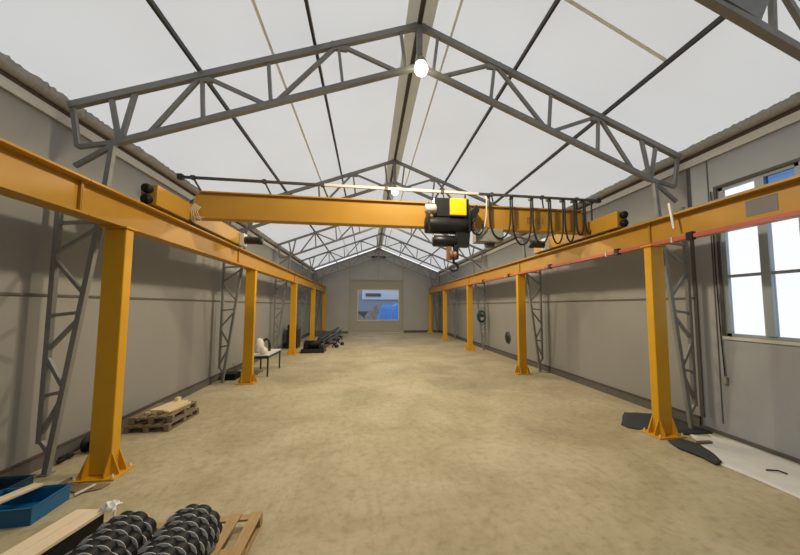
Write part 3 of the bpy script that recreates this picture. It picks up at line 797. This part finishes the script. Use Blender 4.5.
# green-legged table with white bags
r = thing('work_table', 'small work table with dark green legs behind the second left column', 'table', (-3.95, 14.4, 0))
a = MB(); a.box(-4.45, -3.62, 13.35, 15.2, .76, .80); a.build('tabletop', 'white_plastic', r, bevel=.004)
for x in (-4.42, -3.68):
    for y in (13.4, 15.1):
        a = MB(); a.box(x, x+.05, y, y+.05, 0, .76); a.build('leg', 'green_leg', r)
a = MB(); a.box(-3.67, -3.65, 13.45, 15.1, .66, .76); a.box(-4.4, -3.65, 13.4, 13.42, .66, .76); a.build('apron', 'green_leg', r)
def bag(name, label, c, sx, sy, sz, m_, seed):
    import mathutils
    m2 = MB(); nu, nv = 14, 10; v = []; f = []
    for j in range(nv+1):
        ph = PI*j/nv
        for i in range(nu):
            th = 2*PI*i/nu; x = math.sin(ph)**.6*math.cos(th); y = math.sin(ph)**.6*math.sin(th); z = (1-math.cos(ph))/2
            k_ = 1 + .25*mathutils.noise.noise(Vector((x*2+seed, y*2, z*3)))
            v.append((c[0]+sx*x*k_*(1.1-.45*z), c[1]+sy*y*k_*(1.1-.45*z), c[2]+sz*z))
    for j in range(nv):
        for i in range(nu): f.append((j*nu+i, j*nu+(i+1) % nu, (j+1)*nu+(i+1) % nu, (j+1)*nu+i))
    m2.add(v, f, True); return tag(m2.build(name, m_), label, 'bag')
bag('plastic_bag', 'tall crumpled white bag on the table by the second left column', (-4.2, 14.15, .80), .2, .22, .55, 'white_plastic', 1)
bag('plastic_bag', 'low white bag at the front of the table by the second left column', (-3.88, 13.62, .80), .15, .18, .28, 'rag', 5)
a = MB(); a.tube([(-3.92, 14.55, .80), (-3.92, 14.55, 1.05), (-3.95, 14.55, 1.22), (-4.05, 14.55, 1.28), (-4.16, 14.55, 1.2)], .05, 10)
tag(a.build('black_tool', 'black'), 'curved black tool standing on the table behind the white bags', 'tool')
a = MB(); a.box(-5.05, -4.6, 12.95, 13.5, 0, .22); tag(a.build('dark_crate', 'rubber', bevel=.01), 'low dark crate by the left wall beside the second left column', 'crate')

# far left: cabinet, skid, pipes
r = thing('machine_cabinet', 'dark machine cabinet standing behind the third left column', 'cabinet', (-4.6, 22.4, 0))
a = MB(); a.box(-4.95, -4.3, 21.8, 22.9, .05, 1.15); a.build('body', 'black', r, bevel=.02)
a = MB(); a.box(-4.9, -4.4, 21.9, 22.7, 1.15, 1.45); a.build('head', 'black', r, bevel=.03)
a = MB(); a.box(-4.95, -4.3, 21.8, 22.9, 0, .05); a.build('plinth', 'black', r)
r = thing('engine_block', 'low black machine lump on the floor beside the third left column', 'machine', (-3.0, 20.0, 0))
a = MB(); a.box(-3.65, -2.4, 19.55, 20.6, 0, .22); a.build('skid', 'black', r, bevel=.02)
a = MB(); a.lathe([(.1, -.5), (.22, -.48), (.22, .35), (.12, .4)], (-3.05, 20.05, .44), 'x', 18); a.build('cylinder', 'rubber', r)
a = MB(); a.box(-2.7, -2.45, 19.65, 20.3, .22, .42); a.build('gearbox', 'black', r, bevel=.02)
a = MB(); a.box(-3.55, -3.3, 19.75, 20.4, .22, .55); a.build('housing', 'rubber', r, bevel=.02)
a = MB(); a.box(-3.25, -2.7, 21.05, 21.95, .0, .30); tag(a.build('white_carton', 'rag', bevel=.01), 'white carton behind the low black machine on the left', 'carton')
for i, (x0, y0, x1, y1, z0, z1) in enumerate(((-3.0, 21.4, -2.5, 29.5, .5, .75), (-2.75, 21.0, -2.25, 28.8, .45, .6), (-2.5, 21.6, -2.1, 29.2, .38, .42), (-3.3, 24.0, -2.9, 30.5, .39, .5))):
    a = MB(); a.tube([(x0, y0, z0), (x1, y1, z1)], .09, 10)
    tag(a.build('steel_pipe', 'black'), ['longest uppermost dark pipe in the far left pile', 'dark pipe on the right side of the far left pile top', 'lowest right dark pipe of the far left pile', 'rear left dark pipe of the far left pile'][i], 'pipe', 'dark pipes stacked far left')
for i, y in enumerate((22.2, 24.6, 27.4)):
    r = thing('trestle', ['nearest', 'middle', 'farthest'][i] + ' low dark trestle under the far left pipes', 'trestle', (-2.7, y, 0), 'low trestles under the pipes')
    a = MB(); a.box(-3.35, -1.95, y-.05, y+.05, .2, .28); a.build('bar', 'black', r)
    for x in (-3.3, -2.1):
        a = MB(); a.beam((x-.12, y, 0), (x, y, .24), .08, .08, (0,1,0)); a.beam((x+.12, y, 0), (x, y, .24), .08, .08, (0,1,0)); a.build('leg', 'black', r)
for i, (x, y) in enumerate(((-1.95, 22.0), (-1.7, 23.4))):
    a = MB(); a.lathe([(.05, 0), (.13, .02), (.13, .16), (.08, .2)], (x, y, 0), 'z', 14)
    tag(a.build('iron_fitting', 'black'), ['nearer', 'farther'][i] + ' small black fitting on the floor right of the pipe pile', 'fitting', 'small fittings by the pipe pile')
a = MB(); a.box(-4.6, -3.7, 30.2, 31.2, 0, .45); tag(a.build('dark_crate', 'kerb', bevel=.02), 'dark crate on the floor in the far left corner', 'crate')

# right side wall items
a = MB(); pts = [(XR-.03, 5.66, 4.3), (XR-.03, 5.69, 3.2), (XR-.03, 5.74, 2.0), (XR-.03, 5.75, 1.15)]
r = thing('power_cord', 'dark cord hanging down the right wall to a pale plug below the window', 'cord', (XR-.03, 5.75, 1.1))
pts = [(XR-.035, 5.80, 5.0), (XR-.035, 5.80, 3.2), (XR-.035, 5.78, 2.0), (XR-.035, 5.75, 1.2)]
a.v, a.f, a.sm = [], [], []
a.tube(pts, .012, 6); a.build('cord', 'cable', r)
a = MB(); a.box(XR-.07, XR-.0, 5.71, 5.79, 1.06, 1.2); a.build('plug', 'grey_box', r, bevel=.01)
r = thing('round_hatch', 'dark round hatch on the right wall left of the second right column', 'hatch', (XR-.03, 16.4, .98))
a = MB(); a.lathe([(.30, 0), (.30, -.05), (.25, -.06)], (XR, 16.4, 1.0), 'x', 28); a.build('ring', 'steel_dark', r)
a = MB(); a.lathe([(.24, -.05), (.22, -.08), (.05, -.09)], (XR, 16.4, 1.0), 'x', 24); a.build('cover', 'black', r)
r = thing('hose_reel', 'dark green coiled hose hung on the third right lattice column', 'hose reel', (6.62, 19.1, 1.8))
for k_ in range(3):
    a = MB(); N = 24; a.tube([(6.60+.03*k_, 19.18-.06*k_, 0) if False else (6.62+(.24-.03*k_)*math.cos(2*PI*q/N), 19.14-.06*k_, 2.0+(.34-.03*k_)*math.sin(2*PI*q/N)) for q in range(N)], .04, 8, close=True); a.build('coil', 'green_leg', r)
a = MB(); a.box(6.52, 6.72, 19.0, 19.2, 1.95, 2.15); a.build('hub', 'steel_dark', r)

# pale sheet and dark cloth, plus a dark sheet as painted shadow, by the nearest right column
blob_sheet('dust_sheet', 'pale whitish sheet spread on the floor under the tall window', 'sheet', [(6.30, 5.78), (6.45, 6.02), (6.75, 5.80), (6.85, 5.98), (7.02, 5.7), (7.02, 4.6), (7.02, 3.0), (6.3, 2.8), (5.75, 3.4), (5.78, 4.2), (5.72, 4.8), (5.95, 5.25)], .012, 'dust', .014, .01, seed=4)
blob_sheet('cloth_and_shade', 'dark grey cloth strip on the floor in front of the nearest right column', 'cloth', [(5.70, 5.78), (6.02, 5.80), (6.12, 5.55), (5.98, 5.15), (5.80, 4.86), (5.62, 4.80), (5.66, 5.1), (5.60, 5.5)], .034, 'cloth_and_shade', .015, .008, seed=9)
blob_sheet('cloth_and_shade', 'flat dark sheet standing for the shadow behind the nearest right column', 'cloth', [(5.5, 6.75), (5.5, 6.55), (5.66, 6.42), (6.3, 6.42), (6.35, 6.02), (6.7, 6.0), (6.98, 6.0), (7.02, 6.1), (7.02, 7.2), (6.2, 7.5)], .014, 'cloth_and_shade', .014, .008, seed=2)  # dark sheet in place of the shadow cast behind the column
a = MB(); a.beam((6.15, 5.58, .045), (6.42, 5.56, .045), .07, .04); tag(a.build('wood_offcut', 'brown', bevel=.004), 'small brown wood offcut on the pale sheet beside the column', 'wood')
a = MB(); a.tube([(6.2, 4.52, .035), (6.32, 4.44, .05), (6.38, 4.36, .035)], .012, 6); tag(a.build('metal_hook', 'black'), 'tiny black bent piece lying on the pale sheet', 'scrap')

# ------------------------------------------------------------------ the yard beyond the door
a = MB(); a.box(-30, 34, YE+.15, 90, -.35, -.05); setting(a, 'floor_1', 'yard', 'grey gravel yard outside the far door', 'ground')
r = thing('yard_building', 'blue-grey industrial building across the yard beyond the far door', 'building', (2, 70, 0))
a = MB(); a.box(-14, 20, 66, 74, -.05, 9.5); a.build('wall', 'facade', r)
a = MB(); a.box(-1.2, 20, 65.7, 66, 3.9, 8.6); a.build('pale_band', 'facade_pale', r)
for x in (0, 4.5):
    a = MB(); a.box(x-.5, x+2.4, 65.55, 65.7, 4.5 if x == 0 else 6.6, 5.1 if x == 0 else 6.9); a.build('window', 'facade_dark', r)
a = MB(); a.box(-14, 20, 65.9, 66, -.05, 1.6); a.build('plinth', 'facade_dark', r)
r = thing('tarped_container', 'container covered with a bright blue tarpaulin in the yard beyond the far door', 'container', (3.2, 46, 0))
a = MB()
def tp(u, v):
    x = 1.2+3.6*u; y = 45+2.2*v
    ex = min(u, 1-u)*6; ey = min(v, 1-v)*5
    z = .5+min(1, ex)*min(1, ey)*2.3+.12*math.sin(7*u+3*v)+.08*math.sin(19*u)
    return (x, y, z)
a.grid(tp, 20, 14, .5); a.build('tarpaulin', 'blue_tarp', r)
a = MB(); a.box(1.3, 4.7, 45.1, 47.1, -.05, .45); a.build('body', 'blue_tarp', r)
import mathutils
for i, (cx, cy, sx, sz) in enumerate(((-1.2, 42.5, 1.9, 1.7), (.9, 50, 2.2, 2.6), (-3.9, 50, 2.5, 3.2), (5.9, 52, 2.6, 2.8))):
    bm_ = MB()
    def hp(u, v, cx=cx, cy=cy, sx=sx, sz=sz, i=i):
        du, dv = (u-.5)*2, (v-.5)*2; rr = math.hypot(du, dv)
        h = max(0, 1-rr)*sz*(1+.5*mathutils.noise.noise(Vector((u*6+i*7, v*6, 1)))) + .15*max(0, 1-rr)*mathutils.noise.noise(Vector((u*25, v*25, i)))
        return (cx+du*sx, cy+dv*sx*.8, -.05+max(0, h))
    bm_.grid(hp, 26, 26, .05)
    tag(bm_.build('rubble_heap', 'rubble'), ['nearest grey rubble heap left in the yard view', 'grey rubble heap behind the middle of the yard', 'large rubble heap far left in the yard', 'rubble heap behind the blue tarpaulin'][i], 'rubble', 'rubble heaps in the yard')

# ------------------------------------------------------------------ light
wd = bpy.data.worlds.new('sky'); scene.world = wd; wd.use_nodes = True
bg = wd.node_tree.nodes['Background']
bg.inputs['Color'].default_value = (0.93, 0.965, 1.0, 1); bg.inputs['Strength'].default_value = 1.25
for i, y in enumerate(LY):
    ld = bpy.data.lights.new('hall_lamp_light', 'SPOT'); ld.spot_size = math.radians(168); ld.spot_blend = 0.3; ld.energy = [760, 850, 1000][i]; ld.color = (1.0, 0.83, 0.58); ld.shadow_soft_size = 0.17  # last spot belongs to the added lamp behind the girder
    lo = bpy.data.objects.new('hall_lamp_light', ld); col.objects.link(lo); lo.location = (XM, y, [6.9, 6.72, 7.2][i])

# ------------------------------------------------------------------ camera (lens measured from the photograph)
cam = bpy.data.cameras.new('camera'); co = bpy.data.objects.new('camera', cam); col.objects.link(co)
F, yaw, pitch = 335.0, 0.164591, 0.074541
cam.sensor_fit = 'HORIZONTAL'; cam.sensor_width = 36; cam.lens = F*36/800
cam.shift_x = -24.03/800; cam.shift_y = 3.71/800; cam.clip_start = .05; cam.clip_end = 300
co.location = (0, 0, 2.6)
co.rotation_euler = (PI/2+pitch, 0, -yaw)
scene.camera = co
for o in bpy.data.objects:
    if '_world' in o: del o['_world']
scene.view_settings.view_transform = 'Standard'; scene.view_settings.look = 'None'
scene.view_settings.exposure = 0.0; scene.view_settings.gamma = 1.0
